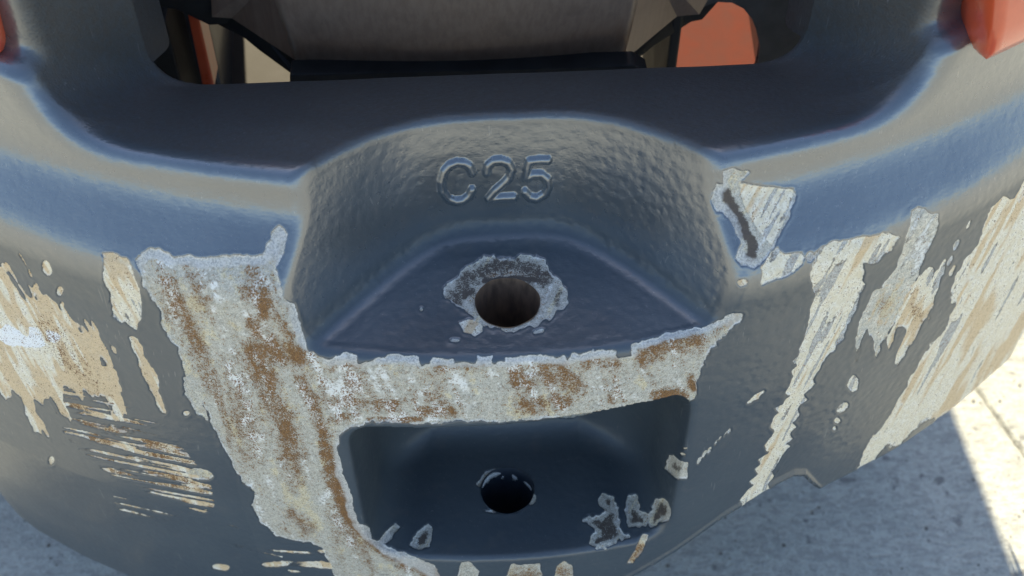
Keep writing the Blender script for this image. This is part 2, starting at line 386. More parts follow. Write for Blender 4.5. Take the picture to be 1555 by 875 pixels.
# fine scratches in the paint on the lower left
sl, sd = poly_sd([(95,588),(150,615),(196,628),(240,655),(268,690),(305,735),(312,765),(240,742),(165,705),(110,655)], 30)
scr = vnoise(3.1, 31, R(11), 24)[sl]*12+vnoise(2.0, 33, R(12), 34)[sl]*8-1.7+vnoise(30, 36, 0, 2)[sl]*3
sc = np.minimum(sd*.5+2, 9)*.22+scr; sc = np.where(sd > -14, sc, -40)
CREAM[sl] = np.where(sc > BARE[sl], .95, CREAM[sl]); RUST[sl] = np.where((sc > BARE[sl]) & (vnoise(5, 37, R(11), 8)[sl] > -.02), .62, RUST[sl]); BARE[sl] = np.maximum(BARE[sl], sc)
sl, sd = poly_sd([(180,758),(250,770),(330,795),(420,845),(300,800),(200,785)], 30)
sc = np.where(sd > -10, vnoise(3, 34, R(12), 22)[sl]*14-5.6, -40); CREAM[sl] = np.where(sc > BARE[sl], .95, CREAM[sl]); BARE[sl] = np.maximum(BARE[sl], sc)
sl, sd = poly_sd([(420,818),(500,838),(505,875),(470,880),(430,850)], 30)
sc = np.where(sd > -10, vnoise(5, 35, R(4), 14)[sl]*16-3.5, -40); CREAM[sl] = np.where(sc > BARE[sl], .95, CREAM[sl]); BARE[sl] = np.maximum(BARE[sl], sc)
# right side
patch('pale chip with a dark scraped streak at the right corner of the upper pocket', [(1080,302),(1087,277),(1098,279),(1098,260),(1115,255),(1138,262),(1125,277),(1164,285),(1206,287),(1211,298),(1193,339),(1174,377),(1161,396),(1146,407),(1127,402),(1118,392),(1127,370),(1115,347),(1097,322),(1087,324)], 0.25, 3)
sl, sd = poly_sd([(1124,280),(1165,285),(1208,287),(1190,339),(1172,372),(1150,345),(1130,310)]); CREAM[sl] = np.where(sd > 0, 1.0, CREAM[sl])
soft(DARK, [(1104,298),(1119,326),(1131,352),(1145,373),(1141,390)], 10, .95)
patch('cream flake below the right corner chip', [(1155,435),(1157,407),(1170,385),(1181,377),(1193,385),(1217,383),(1223,392),(1219,403),(1191,422),(1170,428)], 1, 3.5)
blob('tiny cream chip right of the upper pocket', 1127, 429, 8, 5, 0, .8, 1.5); blob('tiny cream chip between two flakes', 1230, 391, 7, 8, 0, 1, 2)
ph = yy*.9+xx*.42+vnoise(30, 71)*26
ser = (np.abs(((ph) % 17)/17-.5)-.18+vnoise(8, 72)*.22)*15*np.clip((yy-500)/60, 0, 1)
patch('long cream stripe with saw-toothed edges running down the right', [(1238,383),(1266,366),(1289,362),(1319,358),(1353,353),(1364,360),(1353,381),(1334,400),(1311,400),(1310,426),(1315,432),(1300,470),(1281,513),(1266,532),(1250,550),(1235,575),(1224,602),(1207,642),(1190,684),(1170,724),(1152,762),(1130,774),(1125,768),(1143,735),(1158,700),(1170,668),(1182,630),(1195,600),(1206,570),(1213,545),(1205,555),(1222,520),(1230,490),(1238,450),(1232,430),(1232,405)], .8, 4, ser)
st2 = vnoise(6, 22, R(-64), 7)*9
patch('pale upright scrape right of the cream stripe', [(1383,320),(1393,315),(1405,317),(1408,325),(1426,325),(1424,350),(1413,375),(1398,410),(1390,430),(1380,450),(1368,480),(1355,500),(1340,520),(1330,545),(1327,520),(1318,500),(1300,548),(1292,556),(1305,500),(1312,470),(1325,440),(1340,437),(1360,410),(1375,370),(1380,345)], .45, 3.5, st2*.5)
patch('ochre streaked scrape beside the pale one', [(1413,398),(1416,410),(1412,440),(1422,415),(1436,405),(1424,445),(1420,465),(1400,500),(1377,530),(1360,554),(1366,520),(1375,495),(1360,500),(1350,530),(1350,505),(1363,470),(1380,440),(1395,420)], .95, 4, st2)
patch('wide cream scrape covering the far right flank', [(1700,200),(1560,275),(1540,302),(1523,292),(1508,305),(1487,355),(1470,395),(1455,425),(1445,455),(1432,485),(1415,515),(1395,560),(1372,600),(1345,640),(1312,688),(1300,728),(1330,700),(1395,650),(1480,600),(1555,560),(1700,540)], .9, 6, vnoise(8, 24, R(-60), 9)*17-1)
patch('thin scratch right of the bar', [(1135,613),(1146,600),(1161,593),(1152,606)], 1, 1.5)
blob('speckled chip on the right flank', 1294, 583, 8, 11, 20, .6, 5)
for q in ((1062,700),(1070,690),(1078,684),(1088,672),(1094,666),(1102,660),(1108,655)): blob('', q[0], q[1], 1.3, 5, 30, .2, 1.2, own=False)
blob('small speckled chip on the right flank', 1280, 618, 9, 5, -40, .8, 4); blob('', 1272, 640, 4, 4, 0, .9, 2, own=False); blob('', 1268, 652, 3, 3, 0, .9, 2, own=False)
for a, b in ((1432,402),(1443,396),(1452,372),(1470,342),(1447,412)): blob('', a, b, 2.5, 9, 25, 1, 1.5, own=False)
# round the holes
patch('scraped ring of bare iron round the upper pin hole', [(675,438),(688,428),(707,405),(735,393),(772,391),(790,387),(827,396),(836,412),(852,424),(862,442),(862,461),(850,475),(818,493),(767,506),(744,498),(721,481),(688,461),(677,452)], 0, 8, dark=.0)
soft(DARK, [(690,450),(708,428),(728,412),(760,402),(800,406),(822,420)], 20, .62); soft(DARK, [(706,446),(716,440)], 10, .9); soft(DARK, [(850,440),(846,460)], 7, .5); soft(RUST, [(735,418),(772,412),(812,418)], 11, .7); soft(DARK, [(735,425),(780,420),(812,424)], 5, .95)
patch('tan flake beside the upper pin hole', [(698,490),(712,484),(730,490),(733,503),(722,510),(705,502)], .7, 3, dark=.0)
blob('', 690, 517, 8, 2, 0, .2, 1, own=False); blob('', 818, 503, 9, 3, -15, .2, 2, own=False); blob('', 640, 470, 2, 2, 0, .2, 1, own=False)
patch('pale chip on the rim of the lower pin hole', [(724,735),(738,717),(752,712),(768,711),(776,717),(756,718),(742,726),(733,741)], 0, 3)
blob('small tan chip right of the lower pin hole', 806, 757, 8, 10, 0, .5, 4); blob('', 762, 776, 28, 3, 0, .3, 2, own=False)
# lower pocket
patch('pale chip on the right wall of the lower pocket', [(1010,712),(1018,690),(1030,700),(1045,703),(1044,728),(1028,727)], .1, 4, dark=.6); blob('', 1036, 690, 5, 2, 20, .6, 1, own=False); blob('', 1040, 681, 4, 2, 0, .6, 1, own=False)
patch('dark petal-shaped gouge with a pale rim on the lower pocket edge', [(888,792),(915,775),(910,760),(920,750),(933,755),(938,780),(945,805),(955,815),(910,832),(896,825),(905,808)], 0, 10, dark=.72)
patch('narrow dark gouge with a pale rim on the lower pocket edge', [(948,775),(955,755),(965,755),(970,775),(985,785),(980,800),(955,800)], 0, 8, dark=.72)
patch('brown gouge at the right end of the lower pocket edge', [(985,785),(995,755),(1010,755),(1023,775),(1015,790),(987,803)], 0, 7, dark=.75)
patch('short tan streak under the gouges', [(976,808),(986,812),(975,838),(962,856),(952,856),(964,834)], .5, 3); soft(RUST, [(972,835),(962,850)], 8, .6)
patch('small dark gouge low left in the lower pocket', [(573,822),(585,806),(602,793),(606,800),(596,818),(582,828)], 0, 2.5, dark=.8)
patch('leaf-shaped gouge low left in the lower pocket', [(622,828),(634,808),(650,795),(657,802),(652,830),(636,834)], 0, 2.5, dark=.95)
patch('chip at the lower left corner of the lower pocket', [(536,800),(548,796),(562,800),(566,818),(548,818)], 0, 2.5, dark=.7)
patch('small scraped lump under the lower pocket', [(700,855),(712,853),(728,868),(725,885),(692,885)], .2, 3, dark=.4)
patch('broad scraped lump under the lower pocket', [(776,858),(820,856),(823,885),(768,885)], .2, 3); soft(RUST, [(780,880),(815,880)], 14, .5)
patch('narrow scraped lump under the lower pocket', [(845,860),(857,852),(870,860),(871,885),(842,885)], .4, 3); soft(RUST, [(850,870),(862,872)], 10, .5)
patch('pale scrape along the bottom rim', [(985,870),(1000,850),(1008,862),(990,885),(960,890)], .5, 3)
# rust
for pts, r, v in [([(252,430),(268,455),(282,490),(298,530)], 13, .72), ([(375,442),(395,445),(402,475)], 12, .7), ([(385,490),(390,500),(392,515)], 10, .6), ([(400,445),(425,490),(440,520)], 9, .6), ([(380,532),(420,532),(455,545)], 18, .85),
                  ([(395,555),(410,600),(430,640),(443,690)], 20, .85), ([(440,690),(448,730)], 16, .6), ([(455,570),(475,610),(490,660)], 12, .62), ([(490,660),(498,700),(512,745),(525,780),(560,820),(620,860),(660,875)], 11, .98), ([(440,780),(465,800)], 12, .6),
                  ([(500,560),(560,545)], 9, .5), ([(525,570),(528,610)], 8, .62), ([(500,612),(540,614),(600,618)], 9, .6), ([(640,625),(690,628)], 7, .75), ([(660,560),(740,555)], 9, .42), ([(795,580),(850,570),(870,590)], 22, .66), ([(795,615),(860,610)], 16, .72), ([(890,550),(935,552)], 10, .6),
                  ([(980,545),(1010,525),(1060,520)], 15, .78), ([(1000,604),(1035,600)], 9, .9), ([(1050,575),(1056,590)], 7, 1.0), ([(560,640),(640,638)], 4, .8), ([(1090,505),(1118,484)], 6, .5), ([(470,540),(490,620)], 14, .45), ([(500,640),(540,632)], 8, .6),
                  ([(310,455),(312,460)], 8, .5), ([(350,560),(380,690)], 22, .36), ([(60,500),(120,560),(150,600)], 18, .30), ([(1340,470),(1350,455)], 10, .3), ([(1390,450),(1395,480)], 10, .34)]:
    soft(RUST, pts, r, v)
for pts, r, v in [([(60,545),(80,575)], 9, .0)]: soft(DARK, pts, r, v)
TL = vnoise(17, 51, R(60), 6)*1.1+vnoise(7, 52, R(60), 6)*.6; TR = vnoise(15, 53, R(-62), 8)*1.0+vnoise(6, 54, R(-60), 8)*.7
TONE = np.where(xx < 500, TL*.8+.20+vnoise(3.4, 56, R(61), 14)*.8, TR*.55+vnoise(4, 57, R(-62), 18)*.9)
sl, sd = poly_sd(MAIN); TONE[sl] = np.where(sd > 0, (vnoise(15, 58, R(66), 5)[sl]*1.1+vnoise(8, 59, R(40), 1.5)[sl]*.8)-.12, TONE[sl])
TONE += .55*np.exp(-(((xx-110)/90)**2+((yy-585)/40)**2)) - .25*np.clip(1-np.abs(xx-1210)/90, 0, 1) + .5*np.exp(-(((xx-1390)/22)**2+((yy-465)/45)**2)) - .6*np.exp(-(((xx-1395)/22)**2+((yy-370)/50)**2))
TONE += .35*np.exp(-(((xx-1340)/20)**2+((yy-465)/30)**2)) - .3*np.exp(-(((xx-1290)/25)**2+((yy-400)/50)**2))*0 + .10
WW = np.exp(-(((xx-25)/75)**2+((yy-508-.12*xx)/17)**2)); CREAM += np.where(CREAM > .5, np.clip(WW*(1+2.2*vnoise(10, 55, R(60), 3))-.25, 0, .8), 0)
BARE = np.clip(BARE, -40, 40)
RIM = np.zeros((H, W), np.float32)
for pts, r in [([(215,388),(250,390),(310,398),(400,395),(424,350)], 16), ([(428,400),(450,470),(462,520)], 12), ([(500,548),(700,548),(860,545),(960,532)], 10), ([(975,522),(1030,503),(1110,483)], 12), ([(520,680),(522,720),(536,770),(560,810)], 14),
               ([(1095,270),(1090,300),(1110,335),(1122,390),(1145,402)], 13), ([(575,820),(600,850),(650,870)], 16)]:
    soft(RIM, pts, r, 1.0)
BARE += NS*1.6
FL = vnoise(15, 61, R(68), 4)+vnoise(6, 62, R(68), 4)*.8
RUST = RUST*(1.02+FL*.8+NS*.35)
sl, sd = poly_sd(MAIN); big = vnoise(26, 63, R(70), 4)+.6*vnoise(9, 64, R(69), 6)
RUST[sl] = np.maximum(RUST[sl], np.where(sd > 6, np.clip((big[sl]-.06)*1.1, 0, .48), 0))
DARK[sl] = np.maximum(DARK[sl], np.where(sd > 10, np.clip((vnoise(12, 65)[sl]-.36)*3.5, 0, .5), 0))
# sand-cast pebbling and the raised letters
PEB = np.full((H, W), .22, np.float32)
sl, sd = poly_sd([(930,200),(1090,270),(1120,400),(1100,480),(960,420),(880,330),(900,220)], 60); PEB[sl] = np.maximum(PEB[sl], np.clip((sd+50)/60, 0, 1)*.42)
sl, sd = poly_sd([(600,180),(930,180),(960,360),(640,350)], 60); PEB[sl] = np.maximum(PEB[sl], np.clip((sd+40)/60, 0, 1)*.30)
sl, sd = poly_sd([(1150,420),(1500,150),(1700,100),(1700,600),(1300,720),(1080,640)], 80); PEB[sl] = np.maximum(PEB[sl], np.clip((sd+50)/90, 0, 1)*.62)
sl, sd = poly_sd([(-60,150),(420,280),(420,440),(200,600),(-60,500)], 80); PEB[sl] = np.maximum(PEB[sl], np.clip((sd+50)/90, 0, 1)*.35)
LET = np.full((H, W), 99, np.float32); LOWN = np.zeros((H, W), np.int16)
GL = {'C': [(717,262),(713,252),(704,247),(694,246),(683,250),(674,260),(670,276),(672,291),(680,302),(692,306),(704,304),(713,297),(717,288)],
      '2': [(739,262),(741,251),(750,244),(761,243),(772,247),(777,257),(774,268),(765,278),(752,289),(742,301),(760,300),(780,299)],
      '5': [(832,243),(818,243),(804,245),(801,256),(799,270),(810,265),(822,265),(831,272),(833,283),(828,294),(816,301),(804,299),(797,291)]}
for k, (ch, pts) in enumerate(GL.items()):
    sl, d = line_d(pts, 30); LOWN[sl] = np.where(d < LET[sl], k+1, LOWN[sl]); LET[sl] = np.minimum(LET[sl], d)

def sample(arr, u, v):
    u = np.clip(u+PAD, 0, W-2.01); v = np.clip(v+40, 0, H-2.01); i = u.astype(int); j = v.astype(int); fu = (u-i).astype(np.float32); fv = (v-j).astype(np.float32)
    return (arr[j, i]*(1-fu)+arr[j, i+1]*fu)*(1-fv)+(arr[j+1, i]*(1-fu)+arr[j+1, i+1]*fu)*fv
Q = V-CAM; dep = Q@fw; U_ = 777.5+FPX*(Q@rt)/dep; V_ = 437.5-FPX*(Q@up)/dep
_, o_, air_, p1_, q_ = sdf(x, V[:, 1].astype(np.float32), V[:, 2].astype(np.float32), True)
a_bare = sample(BARE, U_, V_); a_cream = sample(CREAM, U_, V_); a_rust = sample(RUST, U_, V_); a_dark = sample(DARK, U_, V_); a_peb = sample(PEB, U_, V_); a_tone = sample(TONE, U_, V_); a_rim = sample(RIM, U_, V_)
a_matte = np.clip(-(o_+.005)/.010, 0, 1)*np.clip(1-np.abs(air_)/.010, 0, 1)*np.clip((p1_+.004)/.006, 0, 1)
ui = np.clip(U_+PAD, 0, W-1).astype(int); vi = np.clip(V_+40, 0, H-1).astype(int)
a_own = OWN[vi, ui]; a_low = LOWN[vi, ui]; a_let = sample(LET, U_, V_)
a_belly = .75*np.clip((.040-V[:, 2])/.02, 0, 1)*(np.abs(o_) < .01)
a_dust_shade = a_matte.copy()
a_matte = np.maximum(a_matte, .45*np.clip((.004-np.abs(V[:, 2]))/.002, 0, 1)*(p1_ > -.005)*(o_ < -.004))
a_matte = np.maximum(a_matte, .90*np.clip(-(o_+.004)/.01, 0, 1)*(V[:, 2] < -.05))
outside = (dep < .05) | (V_ < 170) | (U_ < -PAD) | (U_ > W-PAD-2)
a_bare[outside] = -40; a_own[outside] = 0
a_bare[(V_ > 915)] = -40
deep2 = (np.abs(q_) < .004) & (V[:, 2] > -.20) & (V[:, 1] > -.03); a_bare[deep2 & (V_ < 690)] = -40; a_own[deep2 & (V_ < 690)] = 0
print('chart', time.time()-T0)
# relief in the mesh itself: lost paint, letters, the rough fillet bead
def hash_noise(P, s, seed):
    r = np.random.default_rng(seed); lat = r.random((64, 64, 64)).astype(np.float32)
    q = P*s+100; i = np.floor(q).astype(int); f = q-i; f = f*f*(3-2*f); i %= 64; j = (i+1) % 64
    fx, fy, fz = f[:, 0], f[:, 1], f[:, 2]
    L = lambda a, b, c: lat[a[:, 0], b[:, 1], c[:, 2]]
    return ((L(i, i, i)*(1-fx)+L(j, i, i)*fx)*(1-fy)+(L(i, j, i)*(1-fx)+L(j, j, i)*fx)*fy)*(1-fz)+((L(i, i, j)*(1-fx)+L(j, i, j)*fx)*(1-fy)+(L(i, j, j)*(1-fx)+L(j, j, j)*fx)*fy)*fz-.5
n_a = hash_noise(V, 110, 1); n_b = hash_noise(V, 260, 2); n_c = hash_noise(V, 28, 3)
disp = n_c*.0011*(.4+a_peb)
k = np.clip((a_bare+1.5)/3.5, 0, 1); disp -= .00085*k
disp += np.exp(-((a_bare+2.5)/3.0)**2)*.00018
disp += np.clip(k, 0, 1)*(n_a*.0009+n_b*.0006)
ll = np.clip(1-(a_let/6.3)**2, 0, 1)**.6; disp += .0027*ll
foot = np.exp(-((V[:, 2]-.007)/.006)**2)*(p1_ > -.006)*(V[:, 2] < .03)*(np.abs(o_) > .006)
disp += foot*(n_a*.0005+n_b*.0005)
a_matte = np.maximum(a_matte, .9*np.clip(foot*1.6, 0, 1))
brim = V[:, 2]-np.interp(V[:, 0], BX, BZ); disp += .0028*np.exp(-((brim-.004)/.0035)**2)*np.clip((V[:, 0]-.05)/.04, 0, 1)*np.clip((.26-V[:, 0])/.02, 0, 1)*(np.abs(o_) < .01)
edge = np.exp(-((air_)/.006)**2)*np.exp(-((p1_)/.006)**2)
disp += edge*n_a*.0012
V = V+NRM*disp[:, None]
# ------------------------------------------------------------------ the pin holes: snap the rim and drop what lies inside
fl1 = (np.abs(V[:, 2]) < .004) & (p1_ < .003); fl2 = (np.abs(V[:, 2]-Z2) < .0045) & (q_ < .004)
for (cx, cy), fl, zf in ((HOLE1, fl1, 0), (HOLE2, fl2, Z2)):
    rx = V[:, 0]-cx; ry = V[:, 1]-cy; rr = np.hypot(rx, ry)
    ang = np.arctan2(ry, rx); rad = HR*(1+.012*np.sin(3*ang+1)+.008*np.sin(7*ang))
    near = fl & (np.abs(rr-rad) < .0008)
    V[near, 0] = cx+rx[near]/rr[near]*rad[near]; V[near, 1] = cy+ry[near]/rr[near]*rad[near]
    hit &= ~(fl & (rr < rad-.0008))
NRM = normals(V); NRM *= np.sign(NRM@Dv)[:, None]

# ------------------------------------------------------------------ faces, split into the parts of the casting
I = np.arange(NX*NT).reshape(NX, NT)
F = np.stack([I[:-1, :-1], I[1:, :-1], I[1:, 1:], I[:-1, 1:]], -1).reshape(-1, 4)
ok = hit[F].all(1)
A = V[F]; span = np.linalg.norm(A.max(1)-A.min(1), axis=1); ok &= span < .30
F = F[ok]
c = F[:, 0]
lab = np.zeros(len(F), int)                                  # 0 shell, 1 scoop, 2 upper pocket, 3 lower pocket, 10+ letters, 100+ patches
lab[(np.abs(air_[c]) < .006) & (o_[c] < -.004)] = 1
lab[(p1_[c] > -.006) & (o_[c] < -.003) & (p1_[c] < .008) & (V[c, 2] < .11)] = 2
lab[(q_[c] > -.008) & (o_[c] < -.003) & (V[c, 2] < -.058)] = 3
lm = (a_let[c] < 6.2) & (lab == 2); lab[lm] = 10+a_low[c][lm]
pm = (a_bare[c] > -1.5) & (a_own[c] > 0); lab[pm] = 100+a_own[c][pm]

# stray islands: specks go to the shell, larger ones become flakes of their own
EXTRA = []
def islands(L):
    cell = {int(F[i, 0]): int(i) for i in np.nonzero(lab == L)[0]}; seen = set(); comps = []
    for k0 in cell:
        if k0 in seen: continue
        st_, comp = [k0], []; seen.add(k0)
        while st_:
            a = st_.pop(); comp.append(cell[a])
            for b in (a+1, a-1, a+NT, a-NT):
                if b in cell and b not in seen: seen.add(b); st_.append(b)
        comps.append(comp)
    return sorted(comps, key=len)
for L in [3]+[101+k for k in range(len(PATCHES))]:
    for cmp_ in islands(L)[:-1]:
        if L > 100 and len(cmp_) >= 120: EXTRA.append(1000+len(EXTRA)); lab[cmp_] = EXTRA[-1]
        else: lab[cmp_] = 0
def empty(name, loc, parent=None):
    o = bpy.data.objects.new(name, None); o.location = loc; o.empty_display_size = .1; return link(o, parent)
truck = empty('forklift', (0, .9, -.55))
truck['label'] = 'slate grey forklift rear with chipped rusty counterweight, two tow pockets and orange corners'
truck['category'] = 'forklift'
bpy.context.view_layer.update()
OFF = Vector(truck.location)
def parent_keep(o, p):
    o.parent = p; o.matrix_parent_inverse = Matrix.Identity(4)
    return o

def submesh(name, sel, parent, label=None):
    f = F[sel]
    if len(f) < 4: return None
    u, inv = np.unique(f, return_inverse=True); f2 = inv.reshape(-1, 4)
    me = bpy.data.meshes.new(name)
    me.vertices.add(len(u)); me.vertices.foreach_set('co', (V[u]-np.array(OFF)).astype(np.float32).ravel())
    me.loops.add(len(f2)*4); me.loops.foreach_set('vertex_index', f2.ravel().astype(np.int32))
    me.polygons.add(len(f2)); me.polygons.foreach_set('loop_start', np.arange(0, len(f2)*4, 4, dtype=np.int32))
    me.polygons.foreach_set('use_smooth', np.ones(len(f2), bool))
    for nm, arr in (('bare', a_bare), ('cream', a_cream), ('rust', a_rust), ('dark', a_dark), ('pebble', a_peb*(1-.8*np.clip(1-np.abs(V[:, 2]-.058)/.03, 0, 1)*(np.abs(o_) < .006))), ('tone', a_tone), ('rim', a_rim), ('matte', np.maximum(a_matte, a_belly)), ('dust_shade', a_dust_shade)):
        at = me.attributes.new(nm, 'FLOAT', 'POINT'); at.data.foreach_set('value', arr[u].astype(np.float32))
    me.update(calc_edges=True)
    me.materials.append(M_CAST)
    me.normals_split_custom_set_from_vertices(NRM[u].astype(np.float32))
    o = bpy.data.objects.new(name, me); COL.objects.link(o)
    if parent: o.parent = parent
    if label: o['label'] = label
    return o
cw = submesh('counterweight', lab == 0, truck, 'slate painted cast counterweight with a rounded belly')
submesh('air_scoop', lab == 1, cw, 'dark rounded scoop leading to the opening')
up_p = submesh('tow_pocket', lab == 2, cw, 'upper pocket with a curved back wall and a raised casting mark')
lo_p = submesh('tow_pocket', lab == 3, cw, 'lower pocket, deep and dark')
for k, ch in enumerate(GL): submesh('cast_letter' if ch == 'C' else 'cast_numeral', lab == 11+k, cw, 'raised %s of the casting mark' % ch)
for k, (nm, lb) in enumerate(PATCHES): submesh(nm, lab == 101+k, cw, lb)
for L in EXTRA: submesh('bare_patch', lab == L, cw)
print('mesh', len(F), time.time()-T0)

# bores of the pin holes
def bore(cx, cy, z0, z1, r):
    n = 72; vs = []; levels = [z0+.0006, z0-.0015, z0-.004, (z0+z1)/2, z1]
    for li, z in enumerate(levels):
        for j in range(n):
            a = 2*math.pi*j/n; q = r*(1+.012*math.sin(3*a+1)+.008*math.sin(7*a))*(1.004 if li == 0 else .995)
            vs.append((cx+q*math.cos(a)-OFF.x, cy+q*math.sin(a)-OFF.y, z-OFF.z))
    f = grid_faces(len(levels), n, close=True)
    o = mesh_obj('pin_hole', vs, f, M_BORE, None, True); o.parent = cw
    return o
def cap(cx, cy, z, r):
    n = 40; o = mesh_obj('hole_light_stop', [(cx+r*math.cos(2*math.pi*j/n)-OFF.x, cy+r*math.sin(2*math.pi*j/n)-OFF.y, z-OFF.z) for j in range(n)], [tuple(range(n))], M_BLACK); o.parent = cw
M_FLAKE = simple_mat('pale_primer_flake', (.42, .42, .39), (.66, .65, .60), .7, 300)
def flake(a0, a1, z0, z1, seed):
    r_ = random.Random(seed); vs = []; na = 14
    for i in range(na):
        a = a0+(a1-a0)*i/(na-1); t_ = max(0.0, math.sin(math.pi*i/(na-1)))**.6
        zt = z0-.001*r_.random()-(1-t_)*(z0-z1)*.5; zb2 = zt-(z0-z1)*t_*(.55+.45*r_.random())-.0004
        for z in (zt, zb2):
            vs.append((HOLE2[0]+HR*.985*math.cos(a)-OFF.x, HOLE2[1]+HR*.985*math.sin(a)-OFF.y, z-OFF.z))
    f = [(2*i, 2*i+2, 2*i+3, 2*i+1) for i in range(na-1)]
    o = mesh_obj('paint_flake', vs, f, M_FLAKE, None, True); o.parent = cw; md = o.modifiers.new('s', 'SOLIDIFY'); md.thickness = .0005
flake(1.75, 2.75, Z2-.002, Z2-.012, 1); flake(1.1, 1.75, Z2-.008, Z2-.020, 2); flake(.35, .85, Z2-.010, Z2-.016, 3)
cap(*HOLE2, Z2-.0745, HR*1.02)  # black disc added to stop ground light coming up the bore
b1 = bore(*HOLE1, 0, -.060, HR); b1['label'] = 'upper pin hole with a rusty bore'
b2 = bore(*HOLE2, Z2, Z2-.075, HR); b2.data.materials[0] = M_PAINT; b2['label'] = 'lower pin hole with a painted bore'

def rel(vs): return [(v[0]-OFF.x, v[1]-OFF.y, v[2]-OFF.z) for v in vs]
def prism(name, outline, depth, mat, parent, off=None, bevel=.0015, smooth=False):
    """outline: 3D points of the front face (one plane); pushed back by the depth vector"""
    bm = bmesh.new(); a = [bm.verts.new(p) for p in rel(outline)]; dv = Vector(depth)
    b = [bm.verts.new(v.co+dv) for v in a]; n = len(a)
    bm.faces.new(a); bm.faces.new(b[::-1])
    for i in range(n): bm.faces.new((a[i], b[i], b[(i+1) % n], a[(i+1) % n]))
    if bevel: bmesh.ops.bevel(bm, geom=list(bm.edges), offset=bevel, segments=2, affect='EDGES', profile=.6)
    return bm_obj(name, bm, mat, parent, smooth)
def box(name, lo, hi, mat, parent, bevel=.004):
    (x0, y0, z0), (x1, y1, z1) = lo, hi
    return prism(name, [(x0, y0, z0), (x1, y0, z0), (x1, y0, z1), (x0, y0, z1)], (0, y1-y0, 0), mat, parent, bevel=bevel)

# ------------------------------------------------------------------ back of the casting and body of the truck
def ring_wall(name, x0, x1, z0, z1, off0, off1, thick, mat, parent, ny=40):
    """a panel that follows the curve of the rear, leaning from off0 at z0 to off1 at z1"""
    bm = bmesh.new(); rows = []
    for xx_ in np.linspace(x0, x1, ny):
        s = xx_*xx_/1.12
        rows.append([bm.verts.new((xx_-OFF.x, s+off0-OFF.y, z0-OFF.z)), bm.verts.new((xx_-OFF.x, s+off1-OFF.y, z1-OFF.z)),
                     bm.verts.new((xx_-OFF.x, s+off1+thick-OFF.y, z1-OFF.z)), bm.verts.new((xx_-OFF.x, s+off0+thick-OFF.y, z0-OFF.z))])
    for a, b in zip(rows[:-1], rows[1:]):
        for i in range(4): bm.faces.new((a[i], b[i], b[(i+1) % 4], a[(i+1) % 4]))
    bm.faces.new(rows[0]); bm.faces.new(rows[-1][::-1])
    return bm_obj(name, bm, mat, parent)
def part(o, p, label=None):
    o.parent = p
    if label: o['label'] = label
    return o
hood = ring_wall('hood', -.56, .486, .34, .52, .205, .44, .10, M_HOOD, truck); hood['label'] = 'unseen dark rear hood edge shading the opening'  # out of view; placed to keep sun off the scoop
part(box('unseen_hood_top', (-.64, .42, .50), (.476, .84, .56), M_ORANGE, truck), truck); part(box('unseen_hood_top', (-.64, 1.14, .50), (.466, 2.0, .56), M_ORANGE, truck), truck)  # unseen; gap lets sun into the bay, left end widened for shadow
for s in (-1, 1):
    part(box('unseen_body_side', ((.462 if s > 0 else -.63)-.02, .40, -.38), ((.462 if s > 0 else -.63)+.02, 2.0, .50), M_PAINT, truck), truck)  # unseen; left side pushed outward so its shadow covers the ground
    a, b = (.293, .46) if s > 0 else (-.46, -.293)
    bm = bmesh.new(); rows = []
    nx = 26; prof = [(.150, .012), (.142, .016), (.1385, .026), (.140, .050), (.33, .14), (.33, .07), (.27, .045), (.20, .022), (.165, .012)]
    x0_ = .290 if s > 0 else .298; xs_ = np.concatenate([[x0_, x0_+.0015], np.linspace(x0_+.004, .46, nx-2)])
    for i, ax_ in enumerate(xs_):
        k = (0, .7, 1)[min(i, 2)]
        c0 = (.235, .05); row = []
        for (z, o) in prof:
            o -= .036 if s > 0 else .006; z -= .004 if s > 0 else 0
            zz = c0[0]+(z-c0[0])*(.95+.05*k); oo = c0[1]+(o-c0[1])*(.70+.30*k)
            lean = -.13*max(0, z-.14)*(1-k*.2)
            row.append(bm.verts.new((s*(ax_+lean)-OFF.x, ax_*ax_/1.12+oo-OFF.y, zz-OFF.z)))
        rows.append(row)
    n = len(prof)
    for r0, r1 in zip(rows[:-1], rows[1:]):
        for i in range(n): bm.faces.new((r0[i], r1[i], r1[(i+1) % n], r0[(i+1) % n]))
    bm.faces.new(rows[0]); bm.faces.new(rows[-1][::-1])
    o = bm_obj('corner_panel', bm, M_ORANGE, truck)
    o['label'] = 'glossy orange panel corner on the %s shoulder' % ('right' if s > 0 else 'left')
g_ = part(box('added_guard_roof', (-.66, .76, 1.42), (.466, 1.50, 1.47), M_BLACK, truck), truck)  # unseen roof slab added to lengthen the shadow behind the truck
for q in ((-.60, 1.45), (.40, 1.45)): part(box('added_guard_post', (q[0]-.03, q[1]-.03, .5), (q[0]+.03, q[1]+.03, 1.42), M_BLACK, truck), truck)
# mass behind the skin so the casting is not hollow from the side
part(box('casting_block', (-.46, .36, -.36), (-.24, .60, .33), M_PAINT, truck), truck)
part(box('casting_block', (.26, .36, -.24), (.46, .60, .33), M_PAINT, truck), truck)
part(box('bay_wall', (-.46, 1.20, -.36), (.46, 1.22, .50), M_BLACK, truck), truck)
part(box('bay_floor', (-.62, .30, -.23), (.44, 1.20, -.21), M_BLACK, truck), truck)

o = part(box('arch_shadow_plate', (.212, .004, -.222), (.243, .06, -.180), M_BLACK, truck, .003), cw, 'black block giving the shade behind the notch in the bottom edge'); o.name = 'notch_shade_block'  # black block put in the notch for its unlit inside
# ------------------------------------------------------------------ what shows through the opening
def pts_on(yv, px): return [tuple(on_y(a, b, yv)) for a, b in px]
Y1 = .27
